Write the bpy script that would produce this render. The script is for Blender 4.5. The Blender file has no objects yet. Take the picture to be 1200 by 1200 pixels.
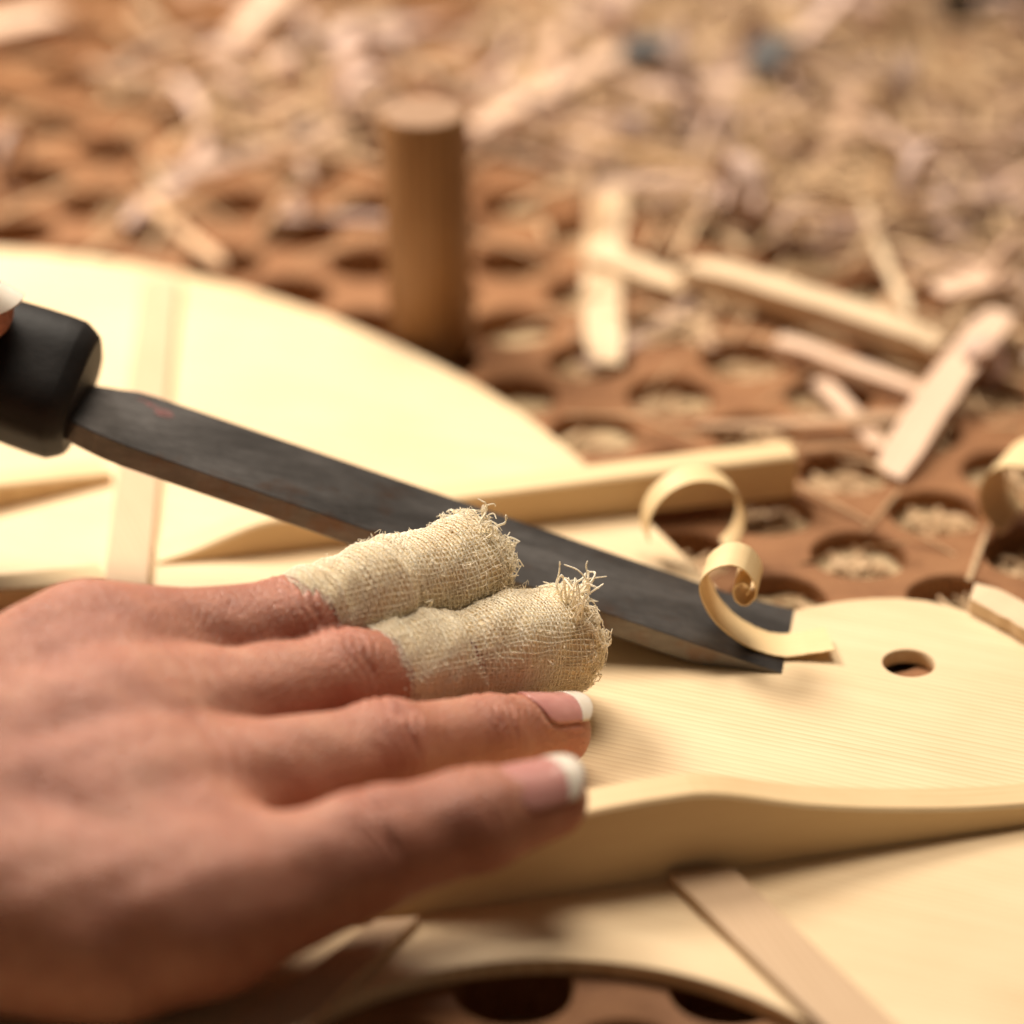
import bpy, math, random
import numpy as np
from mathutils import Vector, Matrix

random.seed(7); RNG = np.random.default_rng(7)
SC = bpy.context.scene
COL = SC.collection
MM = 0.001

# ------------------------------------------------------------------ camera
PITCH = math.radians(28.5); FOV = math.radians(18.0); DIST = 690.0        # millimetres
FPX = 600 / math.tan(FOV / 2)
CAM = np.array([0, -DIST * math.cos(PITCH), DIST * math.sin(PITCH)])
FWD = np.array([0, math.cos(PITCH), -math.sin(PITCH)]); UPV = np.array([0, math.sin(PITCH), math.cos(PITCH)])
cd = bpy.data.cameras.new('camera'); cam = bpy.data.objects.new('camera', cd); COL.objects.link(cam)
cam.location = Vector(CAM * MM); cam.rotation_euler = (math.pi / 2 - PITCH, 0, 0)
cd.sensor_width = 36; cd.lens = 18 / math.tan(FOV / 2); cd.clip_start = 0.02; cd.clip_end = 20
cd.dof.use_dof = True; cd.dof.focus_distance = 0.610; cd.dof.aperture_fstop = 5.4; cd.dof.aperture_blades = 0
SC.camera = cam

# ------------------------------------------------------------------ light
w = bpy.data.worlds.new('World'); SC.world = w; w.use_nodes = True
w.node_tree.nodes['Background'].inputs[0].default_value = (1.0, 0.80, 0.62, 1)
w.node_tree.nodes['Background'].inputs[1].default_value = 0.07

def lamp(name, loc, target, size, power, color):
    l = bpy.data.lights.new(name, 'AREA'); l.shape = 'DISK'; l.size = size; l.energy = power; l.color = color
    o = bpy.data.objects.new(name, l); COL.objects.link(o); o.location = loc
    o.rotation_euler = (Vector(target) - Vector(loc)).to_track_quat('-Z', 'Y').to_euler()
    return o
lamp('workshop_lamp', (-0.30, 0.33, 0.50), (-0.05, 0.0, 0), 0.24, 6.8, (1.0, 0.91, 0.79))
lamp('ceiling_lamp', (0.02, 0.36, 1.10), (0.02, 0.03, 0), 0.55, 14.5, (1.0, 0.87, 0.71))

SC.view_settings.view_transform = 'Standard'; SC.view_settings.look = 'None'
SC.view_settings.exposure = -0.13; SC.view_settings.gamma = 1.0
SC.render.engine = 'CYCLES'
SC.cycles.use_denoising = True; SC.cycles.max_bounces = 8
SC.render.film_transparent = False

# ------------------------------------------------------------------ helpers
def P(px, py, z=0.0):
    """photo pixel (1200 px wide) -> point in mm on the level z"""
    r = FWD * FPX + np.array([px - 600, 0, 0]) + UPV * (600 - py)
    return CAM + r * ((z - CAM[2]) / r[2])
def PY(px, py, y):
    """photo pixel -> point in mm on the upright plane at depth y"""
    r = FWD * FPX + np.array([px - 600, 0, 0]) + UPV * (600 - py)
    return CAM + r * ((y - CAM[1]) / r[1])
def unit(v):
    v = np.asarray(v, float); return v / max(np.linalg.norm(v), 1e-9)

def mesh_data(name, V, F, mat, smooth=False, uv=None):
    me = bpy.data.meshes.new(name)
    me.from_pydata((np.asarray(V, float) * MM).tolist(), [], F if isinstance(F, list) else F.tolist())
    if mat: me.materials.append(mat)
    if smooth: me.shade_smooth()
    if uv is not None:
        l = me.uv_layers.new(name='UVMap'); idx = np.empty(len(me.loops), np.int32); me.loops.foreach_get('vertex_index', idx)
        l.data.foreach_set('uv', np.asarray(uv, np.float32)[idx].ravel())
    me.update(); return me
def link(name, me, parent=None):
    o = bpy.data.objects.new(name, me); COL.objects.link(o)
    if parent is not None:
        o.parent = parent
        o.location = -parent.location if parent.type == 'EMPTY' else (0, 0, 0)
    return o
def build(name, V, F, mat, parent=None, smooth=False, uv=None):
    return link(name, mesh_data(name, V, F, mat, smooth, uv), parent)
def sub(o, name, V, F, mat, smooth=False):
    """sub-part below a part whose own origin is the world origin"""
    c = link(name, mesh_data(name, V, F, mat, smooth)); c.parent = o; return c
def tag(o, label, cat, group=None):
    o['label'] = label; o['category'] = cat
    if group: o['group'] = group
    return o
def empty(name, loc):
    o = bpy.data.objects.new(name, None); COL.objects.link(o); o.location = Vector(np.asarray(loc, float) * MM)
    o.empty_display_size = 0.01; return o
def bevel(o, width, seg=2):
    m = o.modifiers.new('bevel', 'BEVEL'); m.width = width * MM; m.segments = seg; m.limit_method = 'ANGLE'; m.angle_limit = math.radians(35)
    return o

def ribbon(A, B, th, nrm=None):
    """solid strip between two edge lines A and B"""
    A = np.asarray(A, float); B = np.asarray(B, float); n = len(A)
    T = np.gradient((A + B) / 2, axis=0); W = B - A
    N = np.cross(T, W); N /= np.maximum(np.linalg.norm(N, axis=1, keepdims=True), 1e-9)
    V = np.concatenate([A + N * th / 2, B + N * th / 2, B - N * th / 2, A - N * th / 2]); F = []
    for i in range(n - 1):
        for a, b in ((0, 1), (1, 2), (2, 3), (3, 0)):
            F.append([a * n + i, a * n + i + 1, b * n + i + 1, b * n + i])
    F.append([0, n, 2 * n, 3 * n]); F.append([n - 1, 4 * n - 1, 3 * n - 1, 2 * n - 1])
    return V, F
def tube(pts, r, k=6):
    pts = np.asarray(pts, float); n = len(pts); r = np.broadcast_to(r, (n,))
    T = np.gradient(pts, axis=0); T /= np.maximum(np.linalg.norm(T, axis=1, keepdims=True), 1e-9)
    ref = np.array([0.31, 0.2, 0.93]); X = np.cross(T, ref); X /= np.maximum(np.linalg.norm(X, axis=1, keepdims=True), 1e-9); Y = np.cross(T, X)
    a = np.arange(k) * 2 * np.pi / k
    V = pts[:, None] + r[:, None, None] * (np.cos(a)[None, :, None] * X[:, None] + np.sin(a)[None, :, None] * Y[:, None])
    F = [[i * k + j, i * k + (j + 1) % k, (i + 1) * k + (j + 1) % k, (i + 1) * k + j] for i in range(n - 1) for j in range(k)]
    F.append(list(range(k))[::-1]); F.append([(n - 1) * k + j for j in range(k)])
    return V.reshape(-1, 3), F
def merge(parts):
    V = []; F = []; o = 0
    for v, f in parts:
        V.append(v); F += [[i + o for i in q] for q in f]; o += len(v)
    return np.concatenate(V), F
def spline(pts, n):
    """Catmull-Rom through the points, n samples, even in arc length"""
    p = np.asarray(pts, float); q = np.vstack([2 * p[0] - p[1], p, 2 * p[-1] - p[-2]]); out = []
    for i in range(1, len(q) - 2):
        t = np.linspace(0, 1, 24, endpoint=False)[:, None]; a, b, c, d = q[i - 1], q[i], q[i + 1], q[i + 2]
        out.append(0.5 * (2 * b + (c - a) * t + (2 * a - 5 * b + 4 * c - d) * t ** 2 + (3 * b - a - 3 * c + d) * t ** 3))
    out.append(p[-1:]); s = np.concatenate(out)
    L = np.concatenate([[0], np.cumsum(np.linalg.norm(np.diff(s, axis=0), axis=1))]); u = np.linspace(0, L[-1], n)
    return np.stack([np.interp(u, L, s[:, i]) for i in range(s.shape[1])], 1)

# ------------------------------------------------------------------ materials
def new_mat(name):
    m = bpy.data.materials.new(name); m.use_nodes = True; nt = m.node_tree
    return m, nt, nt.nodes['Principled BSDF']
class NB:
    def __init__(s, nt): s.nt = nt
    def n(s, t, **k):
        o = s.nt.nodes.new(t)
        for a, b in k.items():
            if a.startswith('i_'): o.inputs[a[2:].replace('_', ' ')].default_value = b
            else: setattr(o, a, b)
        return o
    def l(s, a, b): s.nt.links.new(a, b)
    def math(s, op, a, b=None, c=None):
        o = s.nt.nodes.new('ShaderNodeMath'); o.operation = op
        for i, v in enumerate((a, b, c)):
            if v is None: continue
            if isinstance(v, (int, float)): o.inputs[i].default_value = v
            else: s.l(v, o.inputs[i])
        return o.outputs[0]
    def ramp(s, fac, stops):
        r = s.nt.nodes.new('ShaderNodeValToRGB'); e = r.color_ramp.elements
        while len(e) < len(stops): e.new(0.5)
        for i, (p, c) in enumerate(stops): e[i].position = p; e[i].color = (*c, 1) if len(c) == 3 else c
        s.l(fac, r.inputs[0]); return r.outputs[0]
    def mix(s, fac, a, b, mode='MIX'):
        o = s.nt.nodes.new('ShaderNodeMix'); o.data_type = 'RGBA'; o.blend_type = mode
        for i, v in ((0, fac), (6, a), (7, b)):
            if isinstance(v, (int, float)): o.inputs[i].default_value = v
            elif isinstance(v, tuple): o.inputs[i].default_value = (*v, 1)
            else: s.l(v, o.inputs[i])
        return o.outputs[2]
    def coords(s, kind='Object', scale=(1, 1, 1), rot=(0, 0, 0)):
        t = s.n('ShaderNodeTexCoord'); m = s.n('ShaderNodeMapping')
        m.inputs['Scale'].default_value = scale; m.inputs['Rotation'].default_value = rot
        s.l(t.outputs[kind], m.inputs[0]); return m.outputs[0]
    def noise(s, vec, scale, detail=4, rough=0.55, dist=0.0):
        o = s.n('ShaderNodeTexNoise'); o.inputs['Scale'].default_value = scale; o.inputs['Detail'].default_value = detail
        o.inputs['Roughness'].default_value = rough; o.inputs['Distortion'].default_value = dist
        s.l(vec, o.inputs['Vector']); return o.outputs[0]
    def bump(s, h, strength, dist, normal=None):
        o = s.n('ShaderNodeBump'); o.inputs['Strength'].default_value = strength; o.inputs['Distance'].default_value = dist
        s.l(h, o.inputs['Height'])
        if normal: s.l(normal, o.inputs['Normal'])
        return o.outputs[0]

def wood(name, dark, light, rotz=0.0, period=1.4, rough=0.55, contrast=0.6, fleck=0.3, vary=0.0, coat=0.0):
    """straight grained timber: growth lines along the local x axis turned by rotz"""
    m, nt, b = new_mat(name); k = NB(nt)
    c = k.coords('Object', (1, 1, 1), (0, 0, rotz))
    mp = k.n('ShaderNodeMapping'); mp.inputs['Scale'].default_value = (18, 420 / period, 420 / period); k.l(c, mp.inputs[0])
    fine = k.noise(mp.outputs[0], 1.0, 5, 0.6)
    wv = k.n('ShaderNodeTexWave'); wv.wave_type = 'BANDS'; wv.bands_direction = 'Y'; wv.wave_profile = 'SAW'
    wv.inputs['Scale'].default_value = 314.0 / period; wv.inputs['Distortion'].default_value = 1.2
    wv.inputs['Detail'].default_value = 2; wv.inputs['Detail Scale'].default_value = 0.12
    k.l(c, wv.inputs['Vector'])
    mpw = k.n('ShaderNodeMapping'); mpw.inputs['Scale'].default_value = (9, 70, 70); k.l(c, mpw.inputs[0])
    mp2 = k.n('ShaderNodeMapping'); mp2.inputs['Scale'].default_value = (60, 900, 900); k.l(c, mp2.inputs[0])
    fl = k.noise(mp2.outputs[0], 1.0, 3, 0.7)
    big = k.noise(c, 22, 3, 0.5)
    f = k.math('ADD', k.math('MULTIPLY', k.math('MULTIPLY', k.math('POWER', wv.outputs[1], 2.0), k.noise(mpw.outputs[0], 1.0, 3, 0.6)), contrast * 1.0), k.math('MULTIPLY', fine, contrast * 0.6))
    f = k.math('ADD', f, k.math('MULTIPLY', k.math('SUBTRACT', fl, 0.5), fleck))
    f = k.math('ADD', f, k.math('MULTIPLY', k.math('SUBTRACT', big, 0.5), 0.5))
    col = k.ramp(f, [(0.05, light), (0.95, dark)])
    if vary:
        oi = k.n('ShaderNodeObjectInfo'); hs = k.n('ShaderNodeHueSaturation')
        k.l(k.math('ADD', k.math('MULTIPLY', oi.outputs['Random'], vary), 1 - vary * 0.72), hs.inputs['Value'])
        wn = k.n('ShaderNodeTexWhiteNoise'); wn.noise_dimensions = '1D'; k.l(oi.outputs['Random'], wn.inputs['W'])
        k.l(k.math('ADD', k.math('MULTIPLY', wn.outputs[0], 0.45), 0.66), hs.inputs['Saturation'])
        k.l(k.math('ADD', k.math('MULTIPLY', wn.outputs[0], 0.028), 0.476), hs.inputs['Hue'])
        k.l(col, hs.inputs['Color']); col = hs.outputs[0]
    k.l(col, b.inputs['Base Color'])
    b.inputs['Roughness'].default_value = rough; b.inputs['Specular IOR Level'].default_value = 0.35
    k.l(k.bump(k.math('ADD', fine, k.math('MULTIPLY', fl, 0.6)), 0.25, 0.00025), b.inputs['Normal'])
    return m

M = {}
GR = math.radians(21)
M['spruce'] = wood('spruce_plate', (0.56, 0.345, 0.155), (0.86, 0.68, 0.44), GR, 1.45, 0.5, 0.66, 0.3)
M['brace'] = wood('spruce_brace', (0.60, 0.385, 0.18), (0.80, 0.605, 0.355), math.radians(-14), 1.8, 0.5, 0.6, 0.35)
M['strip'] = wood('cedar_strip', (0.46, 0.295, 0.165), (0.64, 0.45, 0.285), math.radians(70), 1.5, 0.55, 0.6, 0.3)
M['chip'] = wood('wood_chip', (0.32, 0.175, 0.09), (0.64, 0.43, 0.265), 0, 1.6, 0.6, 0.7, 0.4, vary=0.55)
M['shaving'] = wood('fresh_shaving', (0.66, 0.44, 0.20), (0.86, 0.66, 0.38), 0, 1.2, 0.5, 0.6, 0.3)
M['straw'] = wood('straw_debris', (0.40, 0.235, 0.115), (0.74, 0.53, 0.32), 0, 5.0, 0.7, 0.9, 0.5)
M['offcut'] = wood('pale_offcut', (0.56, 0.37, 0.21), (0.78, 0.60, 0.40), 0, 1.6, 0.6, 0.6, 0.4)
M['offcut_pink'] = wood('pinkish_offcut', (0.56, 0.34, 0.22), (0.78, 0.56, 0.41), 0, 1.6, 0.6, 0.6, 0.4)
M['dowel'] = wood('dowel_wood', (0.13, 0.06, 0.021), (0.36, 0.19, 0.082), 0, 2.5, 0.5, 0.8, 0.5)

def board_mat():
    m, nt, b = new_mat('pressed_brown_board'); k = NB(nt); c = k.coords('Object')
    n1 = k.noise(c, 900, 4, 0.7); n2 = k.noise(c, 60, 4, 0.6); n3 = k.noise(k.coords('Object', (40, 500, 200)), 1, 4, 0.6)
    f = k.math('ADD', k.math('MULTIPLY', n1, 0.35), k.math('ADD', k.math('MULTIPLY', n2, 0.45), k.math('MULTIPLY', n3, 0.25)))
    k.l(k.ramp(f, [(0.3, (0.13, 0.051, 0.02)), (0.52, (0.265, 0.118, 0.048)), (0.75, (0.41, 0.205, 0.092))]), b.inputs['Base Color'])
    b.inputs['Roughness'].default_value = 0.62; b.inputs['Specular IOR Level'].default_value = 0.3
    k.l(k.bump(n1, 0.35, 0.0004), b.inputs['Normal']); return m
M['board'] = board_mat()
def dust_mat():
    m, nt, b = new_mat('sawdust_floor'); k = NB(nt); c = k.coords('Object')
    n1 = k.noise(c, 700, 5, 0.75, 0.6); n2 = k.noise(c, 45, 3, 0.6)
    f = k.math('ADD', k.math('MULTIPLY', n1, 0.5), k.math('MULTIPLY', n2, 0.5))
    k.l(k.ramp(f, [(0.30, (0.30, 0.15, 0.065)), (0.44, (0.66, 0.46, 0.25)), (0.62, (0.82, 0.64, 0.39))]), b.inputs['Base Color'])
    b.inputs['Roughness'].default_value = 0.9
    k.l(k.bump(n1, 0.8, 0.002), b.inputs['Normal']); return m
M['dust'] = dust_mat()

def steel_mat():
    m, nt, b = new_mat('worn_tool_steel'); k = NB(nt)
    c = k.coords('Object'); st = k.noise(k.coords('Object', (18, 900, 900), (0, math.radians(-15), math.radians(10))), 1, 5, 0.65)
    n1 = k.noise(k.coords('Object', (14, 60, 60), (0, math.radians(-15), math.radians(10))), 1.0, 4, 0.55, 0.3); n2 = k.noise(c, 420, 4, 0.7)
    f = k.math('ADD', k.math('MULTIPLY', n1, 0.5), k.math('ADD', k.math('MULTIPLY', st, 0.3), k.math('MULTIPLY', n2, 0.2)))
    col = k.ramp(f, [(0.30, (0.075, 0.068, 0.064)), (0.52, (0.145, 0.134, 0.128)), (0.70, (0.23, 0.215, 0.207)), (0.85, (0.38, 0.36, 0.35))])
    rust = k.ramp(k.noise(c, 95, 4, 0.6), [(0.56, (0, 0, 0)), (0.68, (1, 1, 1))])
    col = k.mix(k.math('MULTIPLY', rust, 0.4), col, (0.14, 0.062, 0.028))
    k.l(col, b.inputs['Base Color']); b.inputs['Metallic'].default_value = 0.85
    k.l(k.math('ADD', k.math('MULTIPLY', n1, 0.4), 0.14), b.inputs['Roughness'])
    k.l(k.bump(k.math('ADD', st, n2), 0.12, 0.0003), b.inputs['Normal']); return m
M['steel'] = steel_mat()
def black_mat():
    m, nt, b = new_mat('black_plastic'); k = NB(nt); c = k.coords('Object'); n1 = k.noise(c, 500, 4, 0.7); n2 = k.noise(c, 60, 4, 0.6)
    k.l(k.ramp(n2, [(0.35, (0.006, 0.005, 0.005)), (0.75, (0.022, 0.018, 0.016))]), b.inputs['Base Color'])
    b.inputs['Roughness'].default_value = 0.6; b.inputs['Specular IOR Level'].default_value = 0.25
    k.l(k.bump(n1, 0.25, 0.0003), b.inputs['Normal']); return m
M['black'] = black_mat()
def red_mat():
    m, nt, b = new_mat('red_paint_smudge'); k = NB(nt)
    k.l(k.ramp(k.noise(k.coords('Object'), 600, 4), [(0.35, (0.10, 0.05, 0.045)), (0.7, (0.17, 0.045, 0.04))]), b.inputs['Base Color'])
    b.inputs['Roughness'].default_value = 0.55; return m
M['red'] = red_mat()
def gauze_mat(name, tint):
    m, nt, b = new_mat(name); k = NB(nt); c = k.coords('Object'); n1 = k.noise(c, 110, 4, 0.6); n2 = k.noise(c, 1500, 3, 0.7)
    f = k.math('ADD', k.math('MULTIPLY', n1, 0.75), k.math('MULTIPLY', n2, 0.25))
    a = tuple(v * t for v, t in zip((0.88, 0.745, 0.53), tint)); d = tuple(v * t for v, t in zip((0.98, 0.89, 0.70), tint))
    spk = k.ramp(k.noise(c, 850, 2, 0.5), [(0.67, (0, 0, 0)), (0.73, (1, 1, 1))])
    k.l(k.mix(k.math('MULTIPLY', spk, 0.55), k.ramp(f, [(0.3, a), (0.55, d)]), (0.42, 0.26, 0.12)), b.inputs['Base Color'])
    b.inputs['Roughness'].default_value = 0.95; b.inputs['Specular IOR Level'].default_value = 0.1
    b.inputs['Subsurface Weight'].default_value = 0.25; b.inputs['Subsurface Scale'].default_value = 0.0015; b.inputs['Subsurface Radius'].default_value = (1, .88, .65)
    k.l(k.bump(n2, 0.4, 0.0004), b.inputs['Normal']); return m
M['gauze'] = gauze_mat('gauze_thread', (1, 1, 1)); M['gauze_in'] = gauze_mat('gauze_inner_layer', (.92, .87, .79))
def skin_mat():
    m, nt, b = new_mat('skin'); k = NB(nt); c = k.coords('Object')
    n1 = k.noise(c, 38, 4, 0.55); n2 = k.noise(c, 210, 4, 0.6); n3 = k.noise(c, 1300, 3, 0.6)
    at = k.n('ShaderNodeAttribute'); at.attribute_name = 'flush'
    f = k.math('ADD', k.math('MULTIPLY', n1, 0.65), k.math('MULTIPLY', n2, 0.35))
    col = k.ramp(f, [(0.32, (0.355, 0.132, 0.083)), (0.5, (0.465, 0.20, 0.130)), (0.68, (0.56, 0.285, 0.19))])
    col = k.mix(k.math('MULTIPLY', at.outputs['Fac'], 0.75), col, (0.42, 0.12, 0.085))
    k.l(col, b.inputs['Base Color'])
    b.inputs['Roughness'].default_value = 0.46; b.inputs['Specular IOR Level'].default_value = 0.4
    b.inputs['Subsurface Weight'].default_value = 0.35; b.inputs['Subsurface Radius'].default_value = (1.0, 0.36, 0.2); b.inputs['Subsurface Scale'].default_value = 0.0022
    vo = k.n('ShaderNodeTexVoronoi'); vo.feature = 'DISTANCE_TO_EDGE'; vo.inputs['Scale'].default_value = 1.0
    k.l(k.coords('Object', (1150, 620, 620)), vo.inputs['Vector'])
    cre = k.ramp(vo.outputs[0], [(0.0, (0, 0, 0)), (0.14, (1, 1, 1))])
    nb = k.bump(k.math('ADD', k.math('MULTIPLY', cre, 0.5), k.math('ADD', n3, k.math('MULTIPLY', n2, 1.2))), 0.5, 0.0007)
    k.l(nb, b.inputs['Normal']); return m
M['skin'] = skin_mat()
def plain(name, a, c2, rough, scale=200, sss=0.0, spec=0.4):
    m, nt, b = new_mat(name); k = NB(nt)
    k.l(k.ramp(k.noise(k.coords('Object'), scale, 4), [(0.3, a), (0.7, c2)]), b.inputs['Base Color'])
    b.inputs['Roughness'].default_value = rough; b.inputs['Specular IOR Level'].default_value = spec
    if sss: b.inputs['Subsurface Weight'].default_value = sss; b.inputs['Subsurface Scale'].default_value = 0.0015; b.inputs['Subsurface Radius'].default_value = (1, .5, .35)
    return m
M['nail'] = plain('pink_nail', (0.50, 0.225, 0.20), (0.60, 0.30, 0.265), 0.2, 250, 0.25, 0.55)
M['nail_tip'] = plain('white_nail_tip', (0.76, 0.67, 0.56), (0.82, 0.74, 0.64), 0.22, 300, 0.1, 0.55)
M['slate'] = plain('slate_grey_wood', (0.075, 0.075, 0.075), (0.14, 0.138, 0.135), 0.6, 120)
M['darkiron'] = plain('dark_iron', (0.012, 0.011, 0.012), (0.035, 0.03, 0.03), 0.5, 90)
M['bench'] = wood('bench_timber', (0.20, 0.105, 0.06), (0.38, 0.22, 0.13), 0, 6.0, 0.6, 0.7, 0.4)

# ------------------------------------------------------------------ the setting
ZB = -3.2            # top of the perforated board; the guitar plate lies on it, its face at z = 0
BT = 5.0             # thickness of the board down to the layer of sawdust in the holes
HX, HY, HR = 18.2, 18.8, 10.1
H0 = P(1007, 650, ZB)
def perforated_board():
    V = []; F = []; n = 24
    a0 = np.arange(n) * 2 * math.pi / n
    for i in range(-22, 17):
        for j in range(-13, 27):
            if (i + j) % 2: continue
            cx, cy = H0[0] + i * HX, H0[1] + j * HY
            if abs(cx) > 330 or cy > 400 or cy < -262: continue
            o = len(V)
            q = np.stack([np.cos(a0), np.sin(a0)], 1)
            dm = q / (np.abs(q[:, :1]) + np.abs(q[:, 1:]))              # the diamond cell round each hole
            for x, y in dm: V.append((cx + x * HX, cy + y * HY, ZB))
            for x, y in q: V.append((cx + x * (HR + .5), cy + y * (HR + .5), ZB))
            for x, y in q: V.append((cx + x * HR, cy + y * HR, ZB - 0.6))
            for x, y in q: V.append((cx + x * HR, cy + y * HR, ZB - BT - 14))
            for s in range(3):
                for t in range(n):
                    u = (t + 1) % n
                    F.append([o + s * n + t, o + s * n + u, o + (s + 1) * n + u, o + (s + 1) * n + t])
    return np.array(V), F
V, F = perforated_board()
o = build('workbench_top', V, F, M['board']); o['kind'] = 'structure'
xs = np.linspace(-330, 330, 130); ys = np.linspace(-265, 405, 130); X, Y = np.meshgrid(xs, ys)
Z = ZB - BT + 1.5 * np.sin(X * .11 + 1.3 * np.sin(Y * .07)) * np.cos(Y * .13) + RNG.normal(0, 0.5, X.shape)
Z -= 7 * np.clip((15 - X) / 50, 0, 1) + 7 * np.clip((-110 - Y) / 30, 0, 1)      # the holes at the far left and under the plate are less filled
V = np.stack([X, Y, Z], -1).reshape(-1, 3); ii = np.arange(129)[:, None] * 130 + np.arange(129)[None]
o = build('sawdust_layer', V, np.stack([ii, ii + 1, ii + 131, ii + 130], -1).reshape(-1, 4), M['dust'], smooth=True); o['kind'] = 'structure'
V = [(x, y, z) for z in (-30, -45) for x, y in ((-900, -400), (900, -400), (900, 1500), (-900, 1500))]
o = build('bench_surface', V, [[0, 1, 2, 3], [7, 6, 5, 4], [0, 4, 5, 1], [1, 5, 6, 2], [2, 6, 7, 3], [3, 7, 4, 0]], M['bench']); o['kind'] = 'structure'

# ------------------------------------------------------------------ guitar plate with its braces
plate_root = tag(empty('guitar_soundboard', (0, 0, 0)), 'pale spruce guitar soundboard with glued braces lying on the perforated board', 'soundboard')
out_px = [(-340, 300), (-120, 288), (60, 297), (200, 318), (330, 352), (450, 398), (560, 452), (640, 506), (720, 575), (790, 640), (840, 690),
          (872, 716), (905, 722), (945, 712), (1000, 703), (1055, 701), (1105, 708), (1150, 724), (1190, 745), (1240, 790), (1290, 860)]
outline = [P(x, y)[:2] for x, y in out_px]
outline += [(175, -120), (200, -190), (185, -235), (80, -262), (-90, -262), (-225, -230), (-262, -120), (-268, 20), (-230, 110)]
outline = spline(np.array(outline + [outline[0]]), 260)[:-1]
hole_c = P(648, 1124)[:2] - np.array([0, 59.0]); pin_c = P(1065, 777)[:2]
cu = bpy.data.curves.new('plate', 'CURVE'); cu.dimensions = '2D'; cu.fill_mode = 'BOTH'; cu.extrude = 1.45 * MM; cu.bevel_depth = 0.12 * MM; cu.bevel_resolution = 0
def add_poly(pts):
    s = cu.splines.new('POLY'); s.points.add(len(pts) - 1)
    for q, (x, y) in zip(s.points, pts): q.co = (x * MM, y * MM, 0, 1)
    s.use_cyclic_u = True
add_poly(outline)
for c, r, n in ((hole_c, 59, 120), (pin_c, 5.3, 40)):
    a = np.arange(n) * 2 * math.pi / n; add_poly(np.stack([c[0] + r * np.cos(a), c[1] + r * np.sin(a)], 1))
tmp = bpy.data.objects.new('plate_curve', cu); COL.objects.link(tmp)
dg = bpy.context.evaluated_depsgraph_get(); me = bpy.data.meshes.new_from_object(tmp.evaluated_get(dg)); bpy.data.objects.remove(tmp)
for v in me.vertices: v.co.z -= 1.57 * MM
me.materials.clear(); me.materials.append(M['spruce'])
link('plate', me, plate_root)

def brace(a, b, width, prof, mat='brace', name='brace', shift=0.0):
    """bar on the plate whose front bottom edge runs a -> b; prof = [(t, height)]"""
    a, b = np.array(a, float)[:2], np.array(b, float)[:2]; d = unit(b - a); nrm = np.array([-d[1], d[0]])
    if nrm[1] < 0: nrm = -nrm
    t = np.linspace(0, 1, 60); pp = spline(prof, 200); h = np.interp(t, pp[:, 0], pp[:, 1]); L = np.linalg.norm(b - a)
    V = []; F = []
    for ti, hi in zip(t, h):
        q = a + d * ti * L; r = q + nrm * width; c = min(1.2, hi * .3)
        V += [(q[0], q[1], -0.3), (q[0], q[1], hi - c * .5), (*(q + nrm * c * .5), hi), (*(r - nrm * c), hi), (r[0], r[1], hi - c), (r[0], r[1], -0.3)]
    for i in range(59):
        for k in range(6): F.append([i * 6 + k, i * 6 + (k + 1) % 6, i * 6 + 6 + (k + 1) % 6, i * 6 + 6 + k])
    F.append([0, 1, 2, 3, 4, 5]); F.append([59 * 6 + k for k in range(5, -1, -1)])
    return build(name, V, F, M[mat], plate_root)
def flat_strip(c, th):
    """thin flat strip from four plan corners (mm)"""
    c = [np.array(q)[:2] for q in c]
    V = [(*q, -0.2) for q in c] + [(*q, th) for q in c]
    return bevel(build('cross_strip', V, [[3, 2, 1, 0], [4, 5, 6, 7], [0, 1, 5, 4], [1, 2, 6, 5], [2, 3, 7, 6], [3, 0, 4, 7]], M['strip'], plate_root), 0.4)
# tall front brace
fa = P(300, 1100); fb = P(1420, 936)
brace(fa, fb, 8.2, [(0, 1.5), (0.1, 3), (0.22, 13), (0.32, 16), (0.42, 17), (0.47, 16), (0.56, 11.2), (0.66, 7.5), (0.78, 4.8), (1, 2.5)])
# rear brace, full height at its free right end, thinned at its left end
ra = P(185, 662); rb = P(932, 580)
brace(ra, rb, 8.5, [(0, 0.6), (0.06, 2.5), (0.16, 7), (0.25, 7.2), (0.5, 8), (0.8, 9), (1, 9.5)])
# braces at the far left
brace(P(-420, 690), P(132, 566), 8, [(0, 8), (0.6, 6.5), (0.85, 4.2), (1, 2.2)])
brace(P(-420, 800), P(128, 690), 8, [(0, 8), (0.6, 6), (0.85, 3.5), (1, 2.0)])
# flat strips
flat_strip([P(120, 702, 2), P(172, 702, 2), P(211, 326, 2), P(166, 326, 2)], 2.6)
flat_strip([P(782, 1024, 2), P(858, 1016, 2), P(1130, 1275, 2), P(1040, 1275, 2)], 2.2)
flat_strip([P(440, 1078, 2), P(492, 1074, 2), P(300, 1260, 2), P(190, 1260, 2)], 2.2)

# ------------------------------------------------------------------ dowel peg
peg = tag(empty('dowel_peg', P(507, 398, ZB)), 'thick round brown wooden peg standing upright in a hole of the board', 'peg')
n = 48; a = np.arange(n) * 2 * math.pi / n; c0 = P(507, 398, ZB); top = PY(496, 130, c0[1] + 2)
H = top[2]; V = []; F = []
for z, r in ((-BT, 9.2), (ZB + .1, 9.2), (ZB + .2, 10.4), (H * .6, 10.2), (H - 1.2, 10.1), (H - 0.3, 9.8), (H, 9.3)):
    f = (z - ZB) / (H - ZB); lean = (top - c0)[:2] * f
    for t in a: V.append((c0[0] + lean[0] + r * math.cos(t), c0[1] + lean[1] + r * math.sin(t), z))
for s in range(6):
    for t in range(n): F.append([s * n + t, s * n + (t + 1) % n, (s + 1) * n + (t + 1) % n, (s + 1) * n + t])
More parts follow.
